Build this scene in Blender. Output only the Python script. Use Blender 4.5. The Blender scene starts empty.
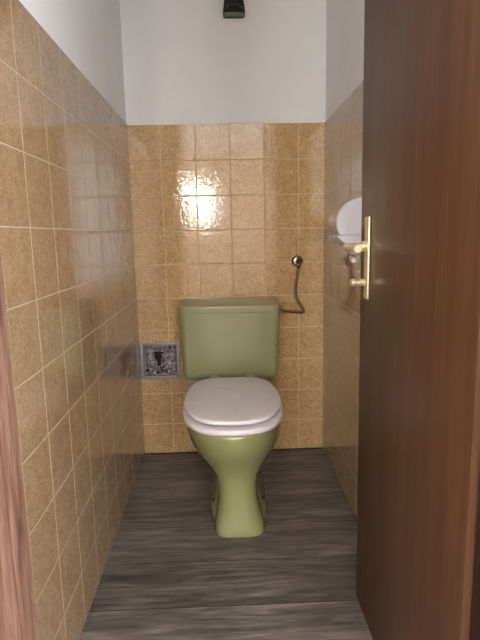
import bpy, bmesh, math, random
from mathutils import Vector, Matrix
random.seed(7)
S = bpy.context.scene
COL = S.collection
PI = math.pi
W = 0.861          # room width
YF = -1.62         # inner face of the wall that holds the door
CEIL = 2.5
T = 0.15           # tile module
TOP = 1.5          # top of the tiling

# ------------------------------------------------------------------ helpers
def link(name, bm, mats, parent=None, smooth=True, angle=40):
    me = bpy.data.meshes.new(name)
    bmesh.ops.recalc_face_normals(bm, faces=bm.faces)
    bm.to_mesh(me); bm.free()
    if not isinstance(mats, (list, tuple)): mats = [mats]
    for m in mats: me.materials.append(m)
    if smooth:
        for p in me.polygons: p.use_smooth = True
        me.set_sharp_from_angle(angle=math.radians(angle))
    o = bpy.data.objects.new(name, me); COL.objects.link(o)
    if parent:
        o.parent = parent
        o.matrix_parent_inverse = Matrix.Translation(-parent.location)
    return o

def raw(name, verts, faces, mats, idx=None, parent=None):
    me = bpy.data.meshes.new(name); me.from_pydata(verts, [], faces)
    if not isinstance(mats, (list, tuple)): mats = [mats]
    for m in mats: me.materials.append(m)
    if idx:
        for p, i in zip(me.polygons, idx): p.material_index = i
    o = bpy.data.objects.new(name, me); COL.objects.link(o)
    if parent:
        o.parent = parent
        o.matrix_parent_inverse = Matrix.Translation(-parent.location)
    return o

def thing(name, loc):
    o = bpy.data.objects.new(name, None); COL.objects.link(o)
    o.location = loc; o.empty_display_size = .05
    return o

def tag(o, label=None, cat=None, kind=None, group=None):
    if label: o['label'] = label
    if cat: o['category'] = cat
    if kind: o['kind'] = kind
    if group: o['group'] = group
    return o

def box(bm, a, b, bevel=0, seg=3, mat=0):
    n0 = set(bm.faces)
    r = bmesh.ops.create_cube(bm, size=1)
    vs = r['verts']
    for v in vs:
        v.co = Vector([(a[i] + b[i]) / 2 + v.co[i] * (b[i] - a[i]) for i in range(3)])
    if bevel:
        es = list({e for v in vs for e in v.link_edges})
        bmesh.ops.bevel(bm, geom=es, offset=bevel, segments=seg, profile=.5, affect='EDGES')
    for f in bm.faces:
        if f not in n0: f.material_index = mat

def cyl(bm, p, q, r, r2=None, seg=24, mat=0):
    p, q = Vector(p), Vector(q); d = q - p
    n0 = set(bm.faces)
    M = Matrix.Translation((p + q) / 2) @ d.to_track_quat('Z', 'Y').to_matrix().to_4x4()
    bmesh.ops.create_cone(bm, cap_ends=True, segments=seg, radius1=r, radius2=r if r2 is None else r2, depth=d.length, matrix=M)
    for f in bm.faces:
        if f not in n0: f.material_index = mat

def lathe(bm, base, axis, prof, seg=32):
    """prof: list of (distance along axis, radius)"""
    base, axis = Vector(base), Vector(axis).normalized()
    q = axis.to_track_quat('Z', 'Y')
    rings = []
    for h, r in prof:
        if r < 1e-6:
            rings.append([bm.verts.new(base + axis * h)])
        else:
            rings.append([bm.verts.new(base + q @ Vector((r * math.cos(2*PI*i/seg), r * math.sin(2*PI*i/seg), h))) for i in range(seg)])
    for A, B in zip(rings, rings[1:]):
        for i in range(seg):
            j = (i + 1) % seg
            if len(A) == 1 and len(B) == 1: continue
            if len(A) == 1: bm.faces.new((A[0], B[j], B[i]))
            elif len(B) == 1: bm.faces.new((A[i], A[j], B[0]))
            else: bm.faces.new((A[i], A[j], B[j], B[i]))

def loft(bm, rings, cap0=True, cap1=True, mat=0):
    vr = [[bm.verts.new(p) for p in r] for r in rings]
    n = len(vr[0])
    fs = []
    for A, B in zip(vr, vr[1:]):
        for i in range(n):
            j = (i + 1) % n
            fs.append(bm.faces.new((A[i], A[j], B[j], B[i])))
    if cap0: fs.append(bm.faces.new(list(reversed(vr[0]))))
    if cap1: fs.append(bm.faces.new(vr[-1]))
    for f in fs: f.material_index = mat

def catmull(P, n=8, closed=True):
    out = []; N = len(P)
    for i in range(N if closed else N - 1):
        g = lambda k: Vector(P[k % N]) if closed else Vector(P[min(max(k, 0), N - 1)])
        a, b, c, d = g(i-1), g(i), g(i+1), g(i+2)
        for k in range(n):
            t = k / n
            out.append(.5 * ((2*b) + (c-a)*t + (2*a-5*b+4*c-d)*t*t + (3*b-a-3*c+d)*t**3))
    if not closed: out.append(Vector(P[-1]))
    return out

def tube(bm, pts, r, seg=12):
    rings = []
    up = Vector((0.13, 0.2, 1)).normalized()
    for i, p in enumerate(pts):
        d = (pts[min(i+1, len(pts)-1)] - pts[max(i-1, 0)]).normalized()
        a = d.cross(up)
        if a.length < 1e-3: a = d.cross(Vector((1, 0, 0)))
        a.normalize(); b = d.cross(a).normalized()
        rr = r(i) if callable(r) else r
        rings.append([p + a * rr * math.cos(2*PI*k/seg) + b * rr * math.sin(2*PI*k/seg) for k in range(seg)])
        up = b if abs(d.dot(b)) < .9 else up
        up = a.cross(d).normalized()
    loft(bm, rings)

# ------------------------------------------------------------------ materials
class N:
    def __init__(s, name):
        s.m = bpy.data.materials.new(name); s.m.use_nodes = True
        s.t = s.m.node_tree; s.t.nodes.clear()
        s.out = s.t.nodes.new('ShaderNodeOutputMaterial')
        s.b = s.t.nodes.new('ShaderNodeBsdfPrincipled')
        s.t.links.new(s.b.outputs[0], s.out.inputs[0])
        tc = s.t.nodes.new('ShaderNodeTexCoord'); s.obj = tc.outputs['Object']
    def set(s, **k):
        for n, v in k.items(): s.b.inputs[n.replace('_', ' ')].default_value = v
        return s
    def L(s, a, b): s.t.links.new(a, b)
    def mapping(s, scale=(1, 1, 1), src=None):
        n = s.t.nodes.new('ShaderNodeMapping'); n.inputs['Scale'].default_value = scale
        s.L(src or s.obj, n.inputs['Vector']); return n.outputs[0]
    def noise(s, scale, detail=4, rough=.55, vec=None, dist=0):
        n = s.t.nodes.new('ShaderNodeTexNoise')
        n.inputs['Scale'].default_value = scale; n.inputs['Detail'].default_value = detail
        n.inputs['Roughness'].default_value = rough; n.inputs['Distortion'].default_value = dist
        s.L(vec or s.obj, n.inputs['Vector']); return n.outputs['Fac']
    def voro(s, scale, vec=None, feat='F1', out='Distance'):
        n = s.t.nodes.new('ShaderNodeTexVoronoi'); n.feature = feat
        n.inputs['Scale'].default_value = scale
        s.L(vec or s.obj, n.inputs['Vector']); return n.outputs[out]
    def ramp(s, fac, stops, interp='LINEAR'):
        n = s.t.nodes.new('ShaderNodeValToRGB'); r = n.color_ramp; r.interpolation = interp
        while len(r.elements) < len(stops): r.elements.new(.5)
        for e, (p, c) in zip(r.elements, stops):
            e.position = p; e.color = (*c, 1) if len(c) == 3 else c
        s.L(fac, n.inputs[0]); return n.outputs[0]
    def math(s, op, a, b=0.0):
        n = s.t.nodes.new('ShaderNodeMath'); n.operation = op
        for i, v in enumerate((a, b)):
            if isinstance(v, (int, float)): n.inputs[i].default_value = v
            else: s.L(v, n.inputs[i])
        return n.outputs[0]
    def mix(s, fac, a, b, mode='MIX'):
        n = s.t.nodes.new('ShaderNodeMix'); n.data_type = 'RGBA'; n.blend_type = mode
        for i, v in ((0, fac), (6, a), (7, b)):
            if isinstance(v, (int, float)): n.inputs[i].default_value = v
            elif isinstance(v, tuple): n.inputs[i].default_value = (*v, 1)
            else: s.L(v, n.inputs[i])
        return n.outputs[2]
    def color(s, c): s.L(c, s.b.inputs['Base Color']); return s
    def rough(s, c): s.L(c, s.b.inputs['Roughness']); return s
    def bump(s, h, strength=.3, dist=.002):
        n = s.t.nodes.new('ShaderNodeBump'); n.inputs['Strength'].default_value = strength
        n.inputs['Distance'].default_value = dist
        s.L(h, n.inputs['Height']); s.L(n.outputs[0], s.b.inputs['Normal']); return s

def g(r, g_, b):   # sRGB 0-255 to linear
    f = lambda c: ((c/255+.055)/1.055)**2.4 if c > 10 else c/255/12.92
    return (f(r), f(g_), f(b))

def simple(name, col, rough=.5, metal=0, **k):
    n = N(name); n.set(Base_Color=(*col, 1), Roughness=rough, Metallic=metal, **k)
    v = n.noise(30, 3); n.color(n.mix(1.0, n.ramp(v, [(0.3, (.93,.93,.93)), (.7, (1, 1, 1))]), col, 'MULTIPLY'))
    return n.m

def tile_mat(name, bump, ior, veins, cols):
    n = N(name).set(Roughness=.07, IOR=ior)
    fine = n.noise(150, 3, .6, dist=1.0)
    vein = n.math('ABSOLUTE', n.math('SUBTRACT', n.noise(85, 2, .5, dist=1.6), .5))      # thin meandering light crackle
    mid = n.noise(22, 4, .6, dist=.8)
    c = n.ramp(fine, [(.32, g(*cols[0])), (.5, g(*cols[1])), (.70, g(*cols[2]))])
    vf = n.ramp(vein, [(0, (veins,)*3), (.035, (veins*.5,)*3), (.075, (0, 0, 0))])
    c = n.mix(vf, c, g(236, 210, 162))
    c = n.mix(1.0, c, n.ramp(mid, [(.3, (.84, .80, .74)), (.65, (1, 1, 1))]), 'MULTIPLY')
    n.color(c)
    n.rough(n.ramp(mid, [(.3, (.035,)*3), (.7, (.06,)*3)]))
    h = n.math('ADD', n.noise(60, 3, .5), n.math('MULTIPLY', n.noise(170, 2, .5), .25))
    n.bump(h, bump, .002)
    return n.m

def plaster(name, col, bump=.12):
    n = N(name).set(Roughness=.85)
    v = n.noise(4, 5)
    n.color(n.mix(1.0, n.ramp(v, [(.3, (.95, .95, .95)), (.7, (1, 1, 1))]), col, 'MULTIPLY'))
    n.bump(n.noise(90, 4), bump, .003)
    return n.m

def wood(name, dark, mid, light, axis='Z', scale=1.0, rough=.35, spec=.5, grain=1.0):
    n = N(name).set(Roughness=rough, Specular_IOR_Level=spec)
    sc = {'Z': (9, 9, .55), 'X': (.6, 9, 9), 'Y': (9, .6, 9)}[axis]
    vec = n.mapping(tuple(c * scale for c in sc))
    a = n.noise(3.0, 6, .6, vec, .9)
    vec2 = n.mapping(tuple(c * scale * 5 for c in sc))
    b = n.noise(5.0, 3, .6, vec2)
    v = n.math('ADD', n.math('MULTIPLY', a, .75), n.math('MULTIPLY', b, .25))
    n.color(n.ramp(v, [(.36, dark), (.5, mid), (.64, light)]))
    n.bump(b, .05 * grain, .001)
    return n.m

def floor_mat():
    """grey-brown vinyl planks, 0.2 m wide, laid across the room"""
    n = N('plank_floor').set(Roughness=.42)
    sep = n.t.nodes.new('ShaderNodeSeparateXYZ'); n.L(n.obj, sep.inputs[0])
    # plank index along Y, joints at y = -.03 - .2k
    yy = n.math('DIVIDE', n.math('ADD', sep.outputs['Y'], 0.03 + 40*.2), .2)
    idx = n.math('FLOOR', yy); fy = n.math('SUBTRACT', yy, idx)
    wn = n.t.nodes.new('ShaderNodeTexWhiteNoise'); wn.noise_dimensions = '1D'; n.L(idx, wn.inputs['W'])
    off = n.math('MULTIPLY', wn.outputs['Value'], .5)
    xx = n.math('DIVIDE', n.math('ADD', n.math('ADD', sep.outputs['X'], 2.0), off), 4.8)
    ix = n.math('FLOOR', xx); fx = n.math('SUBTRACT', xx, ix)
    comb = n.t.nodes.new('ShaderNodeCombineXYZ')
    n.L(sep.outputs['X'], comb.inputs[0])
    n.L(sep.outputs['Y'], comb.inputs[1])
    n.L(n.math('ADD', n.math('MULTIPLY', idx, 3.7), n.math('MULTIPLY', ix, 1.9)), comb.inputs[2])
    m1 = n.mapping((2.2, 22, 1), comb.outputs[0])
    m2 = n.mapping((6, 90, 1), comb.outputs[0])
    m3 = n.mapping((2.4, 7, 1), comb.outputs[0])
    a = n.noise(1.4, 6, .62, m1, 1.2); b = n.noise(2.0, 4, .6, m2, .4); d = n.noise(2.0, 4, .6, m3, .8)
    v = n.math('ADD', n.math('ADD', n.math('MULTIPLY', a, .5), n.math('MULTIPLY', b, .22)), n.math('MULTIPLY', d, .28))
    c = n.ramp(v, [(.34, g(63, 59, 56)), (.46, g(99, 94, 90)), (.55, g(128, 121, 116)), (.68, g(170, 161, 154))])
    wn2 = n.t.nodes.new('ShaderNodeTexWhiteNoise'); wn2.noise_dimensions = '2D'
    cv = n.t.nodes.new('ShaderNodeCombineXYZ'); n.L(idx, cv.inputs[0]); n.L(ix, cv.inputs[1]); n.L(cv.outputs[0], wn2.inputs['Vector'])
    tone = n.ramp(wn2.outputs['Value'], [(0, (.78, .77, .76)), (1, (1.14, 1.12, 1.11))])
    c = n.mix(1.0, c, tone, 'MULTIPLY')
    ey = n.math('LESS_THAN', n.math('ABSOLUTE', n.math('SUBTRACT', fy, .5)), .4935)
    ex = n.math('LESS_THAN', n.math('ABSOLUTE', n.math('SUBTRACT', fx, .5)), .4992)
    e = n.math('MULTIPLY', ey, ex)
    c = n.mix(e, g(44, 38, 34), c)
    n.color(c)
    n.rough(n.ramp(v, [(.35, (.36,)*3), (.65, (.5,)*3)]))
    n.bump(n.math('ADD', n.math('MULTIPLY', b, .5), e), .25, .001)
    return n.m

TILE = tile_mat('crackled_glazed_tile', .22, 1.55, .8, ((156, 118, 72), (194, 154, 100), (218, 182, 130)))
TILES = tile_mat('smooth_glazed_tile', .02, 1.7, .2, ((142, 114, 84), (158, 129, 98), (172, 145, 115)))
GROUT = plaster('tile_grout', g(228, 204, 164), .2)
PLASTER = plaster('white_plaster', g(238, 236, 234))
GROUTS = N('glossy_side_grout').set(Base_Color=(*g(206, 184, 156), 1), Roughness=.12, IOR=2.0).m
GAP = simple('dark_joint', g(38, 28, 20), .9)
HALL = plaster('hall_plaster', g(226, 206, 190))
DOORW = wood('brown_door_veneer', g(76, 52, 36), g(85, 59, 41), g(94, 67, 48), 'Z', 1.0, .38, .22)
JAMBW = wood('reddish_frame_wood', g(80, 54, 42), g(122, 88, 72), g(152, 118, 100), 'Z', 3.2, .5)
JAMB_SHADE = wood('shaded_frame_wood', g(34, 21, 15), g(42, 26, 19), g(52, 33, 24), 'Z', 1.2, .35)  # frame wood darkened: shade at the hinge side is in the colour
FLOOR = floor_mat()

def glazed_ceramic(name, col, rough=.12):
    n = N(name).set(Roughness=rough, Coat_Weight=.4, Coat_Roughness=.05)
    v = n.noise(9, 4)
    n.color(n.mix(1.0, n.ramp(v, [(.3, (.94, .95, .92)), (.7, (1, 1, 1))]), col, 'MULTIPLY'))
    return n.m
GREEN = glazed_ceramic('olive_green_ceramic', g(152, 152, 104))
GREENP = glazed_ceramic('olive_green_plastic', g(152, 152, 110), .32)
SEATW = simple('white_seat_plastic', g(238, 232, 234), .28)
CHROME = simple('worn_chrome', g(158, 146, 140), .14, 1)
BRASS = simple('polished_brass', g(252, 236, 196), .38, .75)
BRAID = N('braided_steel_hose').set(Roughness=.35, Metallic=.9)
_s = BRAID.t.nodes.new('ShaderNodeTexWave'); _s.inputs['Scale'].default_value = 90; _s.inputs['Distortion'].default_value = 1
_s.bands_direction = 'DIAGONAL'; BRAID.L(BRAID.obj, _s.inputs['Vector'])
BRAID.color(BRAID.ramp(_s.outputs['Fac'], [(.2, g(70, 52, 40)), (.8, g(150, 125, 105))])); BRAID.bump(_s.outputs['Fac'], .6, .001)
BRAID = BRAID.m
STEEL = simple('dull_grey_frame', g(158, 152, 148), .45, .2)
HOLDERW = simple('white_holder_plastic', g(240, 238, 247), .3)
HOLDERS = simple('shaded_holder_cover', g(192, 162, 148), .25)  # white cover; its shade and brown wall reflections are painted in
PAPER = simple('white_paper', g(235, 235, 238), .9)
LAMPD = simple('dark_green_housing', g(22, 30, 27), .15)
LAMPG = N('dark_green_glass').set(Base_Color=(*g(70, 84, 76), 1), Roughness=.12).m
BLACKD = simple('blackened_hole', g(22, 16, 12), .9)

def rubble_mat():
    n = N('broken_mortar').set(Roughness=.95)
    v = n.noise(70, 6, .7)
    n.color(n.ramp(v, [(.34, g(60, 54, 56)), (.48, g(150, 144, 148)), (.62, g(200, 196, 198))]))
    n.bump(v, .9, .006)
    return n.m
MORTAR = rubble_mat()
CRUMB = N('crumbled_mortar').set(Roughness=.9); CRUMB.color(CRUMB.ramp(CRUMB.noise(55, 3), [(.42, g(45, 38, 38)), (.52, g(140, 134, 134)), (.6, g(225, 222, 220))])); CRUMB = CRUMB.m

# ------------------------------------------------------------------ tiled walls
def subtract(r, h):
    """rectangle r = (u0,u1,v0,v1) minus hole h"""
    u0, u1, v0, v1 = r
    if not h or h[0] >= u1 or h[1] <= u0 or h[2] >= v1 or h[3] <= v0: return [r]
    out = []
    if h[3] < v1: out.append((u0, u1, h[3], v1))
    if h[2] > v0: out.append((u0, u1, v0, h[2]))
    a, b = max(v0, h[2]), min(v1, h[3])
    if h[0] > u0: out.append((u0, h[0], a, b))
    if h[1] < u1: out.append((h[1], u1, a, b))
    return out

def tiled_wall(name, us, place, hole=None, tilts={}, holes=(), wob=1.0, bed=.0025):
    """us: sorted u positions of the joints incl. both ends. place(u, v, d) -> xyz, d = how far the surface stands into the room"""
    V, F, I = [], [], []
    def quad(p, m):
        k = len(V); V.extend(p); F.append((k, k+1, k+2, k+3)); I.append(m)
    ua, ub = us[0], us[-1]
    # plaster above, grout bed behind the tiles, dark joint at the floor
    quad([place(ua, TOP, 0), place(ub, TOP, 0), place(ub, CEIL, 0), place(ua, CEIL, 0)], 2)
    for r in subtract((ua, ub, .006, TOP), hole):
        quad([place(r[0], r[2], bed), place(r[1], r[2], bed), place(r[1], r[3], bed), place(r[0], r[3], bed)], 1)
    quad([place(ua, TOP, 0.0), place(ub, TOP, 0.0), place(ub, TOP, bed), place(ua, TOP, bed)], 1)
    quad([place(ua, 0, 0.001), place(ub, 0, 0.001), place(ub, .006, 0.001), place(ua, .006, 0.001)], 3)
    # wall body behind, so that the wall has thickness
    g_ = .0013 if bed > .003 else .0017; bv = .0014; d1 = .004
    for ci in range(len(us) - 1):
        for ri in range(10):
            z1 = TOP - ri * T; z0 = z1 - T
            if ri == 9: z0 = .006
            rr = (us[ci] + g_ * (us[ci] != ua), us[ci+1] - g_ * (us[ci+1] != ub), z0 + g_ * (ri != 9), z1 - (g_ if ri else 0))
            tu, tv = tilts.get((ci, ri), (wob*random.uniform(-.0035, .0035), wob*random.uniform(-.003, .003)))
            cu, cv = (us[ci] + us[ci+1]) / 2, (z0 + z1) / 2
            for (a, b, c, d) in subtract(rr, hole):
                def dep(u, v): return d1 + .0008 + (u - cu) * tu + (v - cv) * tv
                P = [(a, c), (b, c), (b, d), (a, d)]
                Q = [(a + bv, c + bv), (b - bv, c + bv), (b - bv, d - bv), (a + bv, d - bv)]
                k = len(V)
                V.extend([place(u, v, .001) for u, v in P])
                V.extend([place(u, v, dep(u, v) - .0006) for u, v in P])
                V.extend([place(u, v, dep(u, v)) for u, v in Q])
                for s in range(4):
                    t = (s + 1) % 4
                    F.append((k+s, k+t, k+4+t, k+4+s)); I.append(0)
                    F.append((k+4+s, k+4+t, k+8+t, k+8+s)); I.append(0)
                F.append((k+8, k+9, k+10, k+11)); I.append(0)
    # drill holes: small dark plugs in the tiles
    for (u, v, r) in holes:
        k = len(V); n = 10
        V.extend([place(u + r*math.cos(2*PI*i/n), v + r*math.sin(2*PI*i/n), .0056) for i in range(n)])
        F.append(tuple(range(k, k+n))); I.append(4)
    return V, F, I

bx = [0, .142, .292, .442, .592, .742, W]
HOLE = (.010, .180, .379, .538)
tl = {(1, 1): (0, 0), (1, 2): (.0, .0), (2, 1): (0, 0), (2, 2): (0, 0), (2, 3): (0, 0), (1, 3): (0, 0)}
MATS = [TILE, GROUT, PLASTER, GAP, BLACKD]
V, F, I = tiled_wall('wall_back', bx, lambda u, v, d: (u, -d, v), HOLE, tl, holes=[(.471, 1.261, .0035), (.495, 1.135, .0035), (.352, 1.247, .004)])
wall_back = tag(raw('wall_back', V, F, MATS, I), 'back wall with mottled ochre glazed tiles below white plaster', 'wall', 'structure')
ly = [-.169*T - T*n for n in range(0, 11)]
ys = sorted([0.0] + [y for y in ly if y > YF + .01] + [YF])
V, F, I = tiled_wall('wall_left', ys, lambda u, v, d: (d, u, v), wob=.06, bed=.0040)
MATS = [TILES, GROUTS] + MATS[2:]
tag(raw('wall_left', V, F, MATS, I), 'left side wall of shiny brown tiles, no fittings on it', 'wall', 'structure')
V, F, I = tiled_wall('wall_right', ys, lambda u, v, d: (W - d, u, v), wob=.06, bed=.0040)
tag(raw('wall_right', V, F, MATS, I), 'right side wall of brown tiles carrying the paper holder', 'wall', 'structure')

# ------------------------------------------------------------------ door wall, hall, floor, ceiling
OX0, OX1, OZ = .106, .765, 2.0      # clear door opening
HX0, HX1, HY, HY0 = -.8, 1.5, -7.5, YF - .12
bm = bmesh.new()
box(bm, (HX0, HY0, 0), (OX0 - .03, YF, CEIL)); box(bm, (OX1 + .03, HY0, 0), (HX1, YF, CEIL)); box(bm, (OX0 - .03, HY0, OZ + .03), (OX1 + .03, YF, CEIL))
tag(link('wall_front', bm, HALL, smooth=False), 'plastered wall around the toilet door opening', 'wall', 'structure')
bm = bmesh.new(); box(bm, (HX0, HY, -.05), (HX1, .15, 0))
tag(link('floor', bm, FLOOR, smooth=False), 'grey brown wood plank floor laid crosswise', 'floor', 'structure')
bm = bmesh.new(); box(bm, (HX0, HY, CEIL), (HX1, .15, CEIL + .05))
tag(link('ceiling', bm, PLASTER, smooth=False), 'plain white ceiling', 'ceiling', 'structure')
# hall behind the camera
WX0, WX1, WZ0, WZ1 = -.36, .18, 1.24, 1.98          # small window facing the toilet
bm = bmesh.new()
y0, y1 = HY - .1, HY
box(bm, (HX0, y0, 0), (WX0, y1, CEIL)); box(bm, (WX1, y0, 0), (HX1, y1, CEIL))
box(bm, (WX0, y0, 0), (WX1, y1, WZ0)); box(bm, (WX0, y0, WZ0), (-.10, y1, 1.74)); box(bm, (WX0, y0, WZ1), (WX1, y1, CEIL))
tag(link('wall_hall_end', bm, HALL, smooth=False), 'hall end wall with a small bright window', 'wall', 'structure')
SY0, SY1, SZ0, SZ1 = -7.2, -1.95, .35, 2.4            # big side window, added to fill the room with light
def side_wall(name, x0, x1, label, win, SY1=SY1):
    bm = bmesh.new()
    if win:
        box(bm, (x0, HY, 0), (x1, SY0, CEIL)); box(bm, (x0, SY1, 0), (x1, HY0, CEIL))
        box(bm, (x0, SY0, 0), (x1, SY1, SZ0)); box(bm, (x0, SY0, SZ1), (x1, SY1, CEIL))
    else: box(bm, (x0, HY, 0), (x1, HY0, CEIL))
    tag(link(name, bm, HALL, smooth=False), label, 'wall', 'structure')
side_wall('wall_hall_left', HX0 - .1, HX0, 'left hall wall with an added fill light window', True, -3.9)
side_wall('wall_hall_right', HX1, HX1 + .1, 'right hall wall with a wide added fill light window', True)
def glow(name, col, s):
    n = N(name); n.set(Base_Color=(.8, .8, .8, 1), Roughness=.2, Emission_Color=(*col, 1), Emission_Strength=s); return n.m
END_GLOW = 60.0; SIDE_GLOW = 7.2
PANE = glow('daylight_pane', (.97, 1.0, .90), END_GLOW)
PANE3 = glow('fill_left_pane', (.92, .95, 1.0), SIDE_GLOW * .75)  # added fill light in the unseen left hall wall
PANE2 = glow('fill_right_pane', (.92, .95, 1.0), SIDE_GLOW)  # added fill light in the unseen right hall wall
def window(name, a, b, axis, label, pane):
    t = thing(name, ((a[0]+b[0])/2, (a[1]+b[1])/2, a[2])); tag(t, label, 'window', 'structure')
    bm = bmesh.new(); w = .03
    u = 0 if axis == 'y' else 1
    def bar(u0, u1, z0, z1):
        p = list(a); q = list(b); p[u], q[u], p[2], q[2] = u0, u1, z0, z1
        box(bm, p, q, .004, 2)
    bar(a[u], a[u]+w, a[2], b[2]); bar(b[u]-w, b[u], a[2], b[2])
    bar(a[u], b[u], a[2], a[2]+w); bar(a[u], b[u], b[2]-w, b[2])
    link('window_frame', bm, simple('white_window_frame', g(225, 222, 215), .4), t)
    bm = bmesh.new(); p = list(a); q = list(b); k = 1 - u
    m = (a[k]+b[k])/2; p[k], q[k] = m-.004, m+.004; p[u] += w*.9; q[u] -= w*.9; p[2] += w*.9; q[2] -= w*.9
    box(bm, p, q); link('pane', bm, pane, t, smooth=False)
window('window_1', (WX0, HY-.06, WZ0), (WX1, HY-.01, WZ1), 'y', 'small bright window at the end of the hall', PANE)
window('fill_window_2', (HX1+.02, SY0, SZ0), (HX1+.07, SY1, SZ1), 'x', 'wide added fill light pane in the right hall wall', PANE2)
window('fill_window_3', (HX0-.07, SY0, SZ0), (HX0-.02, -3.9, SZ1), 'x', 'added fill light pane in the left hall wall', PANE3)

# door frame
def jamb(name, x0, x1, z0, z1, m, label, y0=HY0 - .012, y1=YF + .0):
    bm = bmesh.new(); box(bm, (x0, y0, z0), (x1, y1, z1), .004, 2)
    return tag(link(name, bm, m), label, 'door frame', 'structure')
jamb('trim_1', OX0 - .03, OX0, 0, OZ, JAMBW, 'reddish wooden door jamb at the left of the opening', y1=YF + .012)
jamb('trim_2', OX1, OX1 + .03, 0, OZ, JAMB_SHADE, 'wooden hinge side door jamb at the right, shade put into its colour')
jamb('trim_3', OX0 - .03, OX1 + .03, OZ, OZ + .03, JAMBW, 'wooden head piece over the door opening')

# ------------------------------------------------------------------ door
LX, LT = .755, .038
door = tag(thing('door_1', (LX + LT/2, YF, 0)), 'brown wooden toilet door standing open against the right wall', 'door', 'structure')
bm = bmesh.new(); box(bm, (LX, YF + .004, .006), (LX + LT, -1.005, 1.985), .0025, 2)
for v in bm.verts:
    if v.co.y > -1.3: v.co.y += -.010 + .0185 * v.co.z          # the leaf sags a little, its free edge leans
link('door_leaf', bm, DOORW, door)
PY = -1.066
for side, xs in ((-1, LX), (1, LX + LT)):
    bm = bmesh.new(); x1 = xs + side * .006
    box(bm, (min(xs, x1), PY - .016, .864), (max(xs, x1), PY + .016, 1.064), .0025, 3)
    plate = link('handle_plate', bm, BRASS, door)
    bm = bmesh.new()
    cyl(bm, (xs, PY, .993), (xs + side*.016, PY, .993), .013)
    reach = .058 if side < 0 else .04
    path = [Vector(p) for p in [(xs + side*.01, PY, .993), (xs + side*(reach-.018), PY, .993), (xs + side*(reach-.005), PY-.004, .993),
                                (xs + side*reach, PY-.018, .993), (xs + side*reach, PY-.06, .992), (xs + side*(reach-.002), PY-.112, .990)]]
    tube(bm, catmull(path, 6, False), lambda i: .0085, 16)
    link('door_lever', bm, BRASS, plate)
    bm = bmesh.new()
    lathe(bm, (xs + side*.008, PY, .905), (side, 0, 0), [(0, .009), (.012, .009), (.014, .006), (.024, .006), (.026, .0095), (.034, .0095), (.036, .007), (.036, 0)], 20)
    link('lock_knob', bm, BRASS, plate)
for z in (.22, 1.75):
    bm = bmesh.new(); cyl(bm, (LX - .004, YF + .002, z - .04), (LX - .004, YF + .002, z + .04), .006)
    link('hinge', bm, CHROME, door)

# ------------------------------------------------------------------ toilet
TX = .4265
toilet = tag(thing('toilet', (TX, -.48, 0)), 'olive green floor standing toilet with closed white seat lid', 'toilet')
def outline(ctrl, n=8):
    """ctrl: (half width, y) from the front centre to the back centre, mirrored"""
    R = [Vector((w, y, 0)) for w, y in ctrl]
    Lh = [Vector((-w, y, 0)) for w, y in reversed(ctrl) if w > 1e-6]
    return catmull(R + Lh, n)
def ring(ctrl, z, n=8): return [Vector((p.x*.982 + TX - .005, p.y, z)) for p in outline(ctrl, n)]
def oval(hw, yf, yb, p=2.3, yc=None, N=64, pb=None):
    """ring of a rounded oval: widest at yc"""
    yc = (yf + yb) / 2 if yc is None else yc
    out = []
    for i in range(N):
        t = 2*PI*i/N; c, s = math.cos(t), math.sin(t)
        pw = p if s < 0 else (pb or p)
        x = hw * math.copysign(abs(c)**(2/pw), c)
        y = yc + (yc - yf if s < 0 else yb - yc) * math.copysign(abs(s)**(2/pw), s)
        out.append((x, y))
    return out
def lean(z): return .009 - .033 * min(z, .4)
def oring(hw, yf, yb, z, **k): return [Vector((TX + lean(z) + x, y, z)) for x, y in oval(hw, yf, yb, **k)]
bm = bmesh.new()
secs = [ # hw, front, back, z, exponent front, widest y
    (.087, -.706, -.42, 0.0, 3.8, -.62), (.089, -.708, -.42, .006, 3.8, -.62), (.086, -.704, -.42, .03, 3.5, -.61),
    (.076, -.696, -.42, .07, 3.0, -.60), (.0685, -.690, -.40, .12, 2.9, -.59), (.0705, -.689, -.38, .165, 2.8, -.58),
    (.086, -.695, -.36, .205, 2.3, -.56), (.116, -.710, -.33, .240, 2.15, -.54), (.146, -.734, -.29, .275, 2.05, -.52),
    (.165, -.758, -.25, .308, 2.05, -.50), (.175, -.777, -.22, .340, 2.05, -.49), (.1775, -.787, -.20, .368, 2.1, -.49),
    (.178, -.790, -.19, .385, 2.1, -.49), (.178, -.790, -.19, .396, 2.1, -.49), (.174, -.786, -.192, .400, 2.1, -.49)]
loft(bm, [oring(h, f, b, z, p=e, yc=c, pb=2.8) for h, f, b, z, e, c in secs])
# rear trap body and spread foot, part of the same casting
rear = [(.108, -.645, -.17, 0.0), (.110, -.647, -.17, .006), (.107, -.64, -.17, .022), (.094, -.61, -.17, .036),
        (.087, -.585, -.165, .09), (.086, -.57, -.16, .16), (.086, -.54, -.16, .23), (.105, -.50, -.16, .30), (.12, -.48, -.165, .36), (.118, -.48, -.17, .392)]
loft(bm, [oring(h, f, b, z, p=3.2, pb=5) for h, f, b, z in rear])
# horizontal outlet spigot to the wall
lathe(bm, (TX, -.2, .2), (0, 1, 0), [(0, .05), (.13, .05), (.135, .058), (.17, .058), (.1935, .05), (.1935, 0)], 32)
link('bowl', bm, GREEN, toilet, angle=50)
for s in (-1, 1):
    bm = bmesh.new(); lathe(bm, (TX + .008 + s*.092, -.505, .03), (s*.25, 0, 1), [(-.012, .009), (.004, .009), (.009, .006), (.011, 0)], 14)
    link('floor_screw', bm, simple('dark_screw_cap', g(40, 34, 24), .5), toilet)

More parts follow.
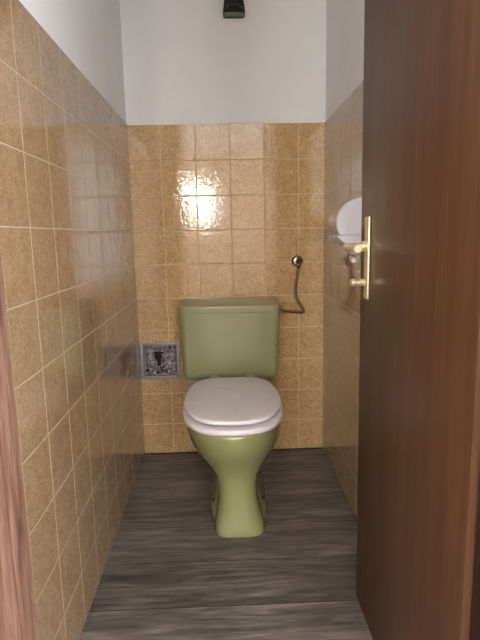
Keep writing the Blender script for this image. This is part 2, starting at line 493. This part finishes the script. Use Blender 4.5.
seatc = [(0, -.797), (.062, -.789), (.120, -.758), (.160, -.690), (.179, -.590), (.182, -.500), (.174, -.400), (.156, -.310), (.126, -.260), (.094, -.240), (.045, -.236), (0, -.236)]
def sc(c, k, dy=0):   # inset outline
    cy = -.5
    return [(w*k, cy + (y-cy)*k + dy) for w, y in c]
bm = bmesh.new()
loft(bm, [ring(sc(seatc, .965), .4005), ring(sc(seatc, .99), .404), ring(sc(seatc, 1.0), .411), ring(sc(seatc, .999), .4175), ring(sc(seatc, .992), .4215), ring(sc(seatc, .975), .4225), ring(sc(seatc, .6), .4225),
          ring(sc(seatc, .58), .415), ring(sc(seatc, .6), .4005), ring(sc(seatc, .9), .4005)], False, False)
link('seat', bm, SEATW, toilet, angle=60)
lidc = [(0, -.770), (.062, -.762), (.116, -.728), (.154, -.664), (.174, -.585), (.177, -.505), (.170, -.415), (.153, -.335), (.122, -.285), (.090, -.263), (.045, -.259), (0, -.259)]
bm = bmesh.new()
loft(bm, [ring(sc(lidc, .94), .4275), ring(sc(lidc, .985), .4280), ring(sc(lidc, 1.0), .4310), ring(sc(lidc, .999), .4400), ring(sc(lidc, .992), .4425), ring(sc(lidc, .975), .4435),
          ring(sc(lidc, .75), .4440), ring(sc(lidc, .4), .4452), ring(sc(lidc, .1), .4455)])
link('seat_lid', bm, SEATW, toilet, angle=60)
for s in (-1, 1):
    bm = bmesh.new()
    cyl(bm, (TX + s*.075, -.203, .398), (TX + s*.075, -.203, .436), .011)
    cyl(bm, (TX + s*.075 - .02, -.207, .430), (TX + s*.075 + .02, -.207, .430), .0075)
    link('seat_hinge', bm, GREENP, toilet)

# ------------------------------------------------------------------ cistern
CX = .4225
cist = tag(thing('toilet_cistern', (CX, -.005, .405)), 'olive green plastic cistern on the tiled wall behind the toilet', 'cistern')
def rrect(hw, yf, yb, z, r, N=8, xc=CX, bow=.0):
    out = []
    rb = .012
    for (cx, cy, a0, rr) in ((hw-r, yf+r, -PI/2, r), (hw-rb, yb-rb, 0, rb), (-hw+rb, yb-rb, PI/2, rb), (-hw+r, yf+r, PI, r)):
        for i in range(N+1):
            a = a0 + PI/2*i/N
            out.append(Vector((xc + cx + rr*math.cos(a), cy + rr*math.sin(a), z)))
    # bow the front face slightly: resample between last and first handled by straight edge
    return out
YB = -.0065
bm = bmesh.new()
loft(bm, [rrect(0.1795, -.150, YB, .4060, .02), rrect(0.1915, -.160, YB, .4075, .025), rrect(0.1995, -.167, YB, .413, .028), rrect(0.2050, -.172, YB, .423, .03),
          rrect(0.2075, -.174, YB, .440, .030), rrect(0.2090, -.175, YB, .52, .030), rrect(0.2130, -.176, YB, .62, .030), rrect(.2140, -.177, YB, .6995, .030)])
link('tank', bm, GREENP, cist, angle=50)
bm = bmesh.new()
loft(bm, [rrect(.2150, -.179, YB, .7003, .031), rrect(.2165, -.1805, YB, .7012, .032), rrect(.2175, -.1815, YB, .724, .032), rrect(.2170, -.181, YB, .7285, .032),
          rrect(.2150, -.179, YB, .7310, .031), rrect(.2110, -.175, YB-.002, .7318, .030), rrect(.16, -.13, YB-.03, .7322, .02)])
for v in bm.verts:
    if v.co.z > .7305: v.co.z += max(0, v.co.y + .18) * .075      # the top rises gently towards the wall
link('cistern_lid', bm, GREENP, cist, angle=50)

# ------------------------------------------------------------------ water supply
sup = tag(thing('supply_valve', (.735, -.005, .905)), 'chrome wall valve with a bent braided hose to the cistern', 'valve')
bm = bmesh.new(); lathe(bm, (.735, -.0045, .905), (0, -1, 0), [(0, .026), (.003, .026), (.008, .022), (.011, .014), (.011, 0)], 36)
link('escutcheon', bm, CHROME, sup)
bm = bmesh.new()
cyl(bm, (.735, -.012, .905), (.735, -.050, .905), .009); cyl(bm, (.735, -.034, .905), (.735, -.034, .882), .007)
lathe(bm, (.735, -.046, .905), (0, -1, 0), [(0, .011), (.004, .014), (.014, .014), (.018, .011), (.018, 0)], 8)
link('valve_body', bm, CHROME, sup)
bm = bmesh.new()
hp = [(.735, -.034, .885), (.7345, -.034, .862), (.730, -.034, .832), (.7235, -.036, .798), (.7215, -.038, .768), (.727, -.040, .740), (.738, -.042, .716), (.751, -.045, .695), (.756, -.048, .681), (.745, -.050, .676), (.722, -.053, .679), (.690, -.056, .683), (.664, -.058, .6845)]
pts = catmull([Vector(p) for p in hp], 8, False)
tube(bm, pts, lambda i: .0064 + .0005 * (i % 2), 12)
link('hose', bm, BRAID, sup)
bm = bmesh.new()
cyl(bm, (.735, -.034, .888), (.735, -.034, .872), .0085, seg=6)
link('hose_nut', bm, CHROME, sup)
bm = bmesh.new(); cyl(bm, (.668, -.058, .6845), (.650, -.058, .6845), .0095, seg=6); cyl(bm, (.650, -.058, .6845), (.6300, -.058, .6845), .007)
link('hose_nut', bm, CHROME, sup)

# ------------------------------------------------------------------ access opening in the wall
ah = tag(thing('access_opening', (.093, 0, .372)), 'grey framed square opening broken into the wall beside the cistern', 'access hatch')
bm = bmesh.new()
def fbar(a, b): box(bm, a, b, .0015, 2)
fx0, fx1, fz0, fz1, fw = .0055, .1880, .372, .545, .0150
fbar((fx0, -.010, fz0), (fx0+fw, .02, fz1)); fbar((fx1-fw, -.010, fz0), (fx1, .02, fz1))
fbar((fx0+fw, -.0095, fz0), (fx1-fw, .02, fz0+fw)); fbar((fx0+fw, -.0095, fz1-fw), (fx1-fw, .02, fz1))
link('frame', bm, STEEL, ah)
# rough cavity: displaced bowl-like recess
bm = bmesh.new()
x0, x1, z0, z1, D = fx0+fw-.001, fx1-fw+.001, fz0+fw-.001, fz1-fw+.001, .050
n = 22
grid = {}
rnd = random.Random(3)
from mathutils import noise as mn
for i in range(n+1):
    for j in range(n+1):
        u, v = i/n, j/n
        e = min(u, 1-u, v, 1-v) * n
        d = 0.012 if e == 0 else D * (1 if e > 1 else .6)
        x, z = x0 + (x1-x0)*u, z0 + (z1-z0)*v
        if e > 0: d -= .012 * mn.noise(Vector((x*45, z*45, 1))) + .006*mn.noise(Vector((x*130, z*130, 2)))
        if e > 0: d -= .02 * max(0, .35 - v)/.35
        grid[i, j] = bm.verts.new((x, d, z))
for i in range(n):
    for j in range(n): bm.faces.new((grid[i, j], grid[i+1, j], grid[i+1, j+1], grid[i, j+1]))
link('cavity', bm, MORTAR, ah, smooth=False)
bm = bmesh.new()
lathe(bm, (.086, .052, .475), (0, -1, 0), [(0, .012), (.03, .012), (.034, .017), (.044, .017), (.046, .01), (.046, 0)], 12)
cyl(bm, (.086, .040, .40), (.086, .040, .468), .008)
box(bm, (.062, .026, .485), (.110, .034, .492), .002, 1)
link('old_valve', bm, simple('dirty_dark_iron', g(40, 30, 32), .6, .4), ah)
bm = bmesh.new()
for k in range(55):
    c = Vector((rnd.uniform(x0+.01, x1-.01), rnd.uniform(.008, .040), z0 + .006 + rnd.random()**2*.034))
    r = rnd.uniform(.004, .010)
    res = bmesh.ops.create_icosphere(bm, subdivisions=1, radius=r, matrix=Matrix.Translation(c))
    for v in res['verts']: v.co += Vector((rnd.uniform(-1, 1), rnd.uniform(-1, 1), rnd.uniform(-1, 1))) * r * .35
tag(link('rubble', bm, CRUMB, ah, smooth=False), kind='stuff')

# ------------------------------------------------------------------ paper holder on the right wall
ph = tag(thing('toilet_paper_holder', (W-.0044, -.565, .987)), 'white rounded plastic toilet paper holder on the right tiled wall', 'paper holder')
YN, YFAR = -.640, -.490
XW = W - .0044
HC, HR, ZN = 1.0600, .078, 1.0185          # hood centre height, radius, height of the notch over the tray
def hood(y, ins=0):
    R_ = HR - ins
    a1 = PI + math.asin((HC - ZN) / HR) - .02
    pts = [Vector((XW + R_*1.08*math.cos(a), y, HC + R_*math.sin(a))) for a in [PI/2 + (a1 - PI/2)*i/22 for i in range(23)]]
    pts[0].x = XW
    return [Vector((XW, y, ZN + ins*.5))] + pts
def tray(y, ins=0):
    z = ZN - .0002
    P = [(0, z), (-.070, z), (-.0835 + ins, z - .001), (-.082 + ins, z - .0045), (-.070, z - .016 + ins), (-.052, z - .028 + ins), (-.030, z - .036 + ins), (-.010, z - .039 + ins), (0, z - .0395 + ins)]
    return [Vector((XW + x, y, zz)) for x, zz in P]
bm = bmesh.new()
loft(bm, [hood(YN + .0005, .0015), hood(YN, .0008), hood(YN + .0015, .0003), hood(YN + .004), hood(YN + .014), hood(YN + .0141, .004)])
link('side_cap', bm, HOLDERW, ph, angle=35)
bm = bmesh.new()
loft(bm, [hood(YN + .0145, .002), hood(YN + .07, .0015), hood(YFAR - .01, .0015), hood(YFAR - .002, .003), hood(YFAR, .007)])
link('cover', bm, HOLDERS, ph, angle=35)
bm = bmesh.new()
loft(bm, [tray(YN + .0003, .001), tray(YN + .003), tray(YFAR - .004), tray(YFAR, .002)])
link('tray', bm, HOLDERW, ph, angle=35)

# ------------------------------------------------------------------ lamp high on the back wall
lamp = tag(thing('wall_lamp', (.471, -.003, 1.91)), 'dark green glass wall lamp high on the white back wall', 'lamp')
bm = bmesh.new()
def lr(hw, yf, z, r=.006): return rrect(hw, yf, -.002, z, r, 5, .4715)
loft(bm, [lr(.037, -0.0330, 1.922), lr(.0445, -0.0410, 1.920), lr(.046, -0.0430, 1.924), lr(.0455, -0.0425, 1.935), lr(.040, -0.0380, 1.98), lr(.036, -0.0340, 2.04), lr(.030, -.027, 2.07)])
link('housing', bm, LAMPD, lamp, angle=40)
bm = bmesh.new()
arc = [Vector((.4715 + .036*math.cos(PI - PI*i/16), -0.0435, 1.938 + .020*math.sin(PI*i/16))) for i in range(17)]
tube(bm, arc, .003, 8)
box(bm, (.431, -0.0455, 1.9235), (.512, -0.0400, 1.9295), .0015, 2)
link('glass_rim', bm, LAMPG, lamp)

# ------------------------------------------------------------------ camera
f, pitch, yaw, roll, cx, cy, cz = 506.2405, .1668, .0308, -.0207, .4001, -2.3002, 1.0269
fw = Vector((math.sin(yaw)*math.cos(pitch), math.cos(yaw)*math.cos(pitch), -math.sin(pitch)))
r = Vector((math.cos(yaw), -math.sin(yaw), 0)); u = r.cross(fw)
r2 = r*math.cos(roll) + u*math.sin(roll); u2 = -r*math.sin(roll) + u*math.cos(roll)
cam = bpy.data.cameras.new('camera'); co = bpy.data.objects.new('camera', cam); COL.objects.link(co)
M = Matrix((r2, u2, -fw)).transposed().to_4x4(); M.translation = Vector((cx, cy, cz)); co.matrix_world = M
cam.sensor_fit = 'VERTICAL'; cam.sensor_height = 24; cam.lens = f * 24 / 640; cam.clip_start = .02
S.camera = co

# ------------------------------------------------------------------ world and view
w = bpy.data.worlds.new('world'); S.world = w; w.use_nodes = True
w.node_tree.nodes['Background'].inputs[0].default_value = (.6, .7, .9, 1); w.node_tree.nodes['Background'].inputs[1].default_value = .3
S.view_settings.view_transform = 'Standard'; S.view_settings.look = 'None'
S.view_settings.exposure = 0.16; S.view_settings.gamma = 1
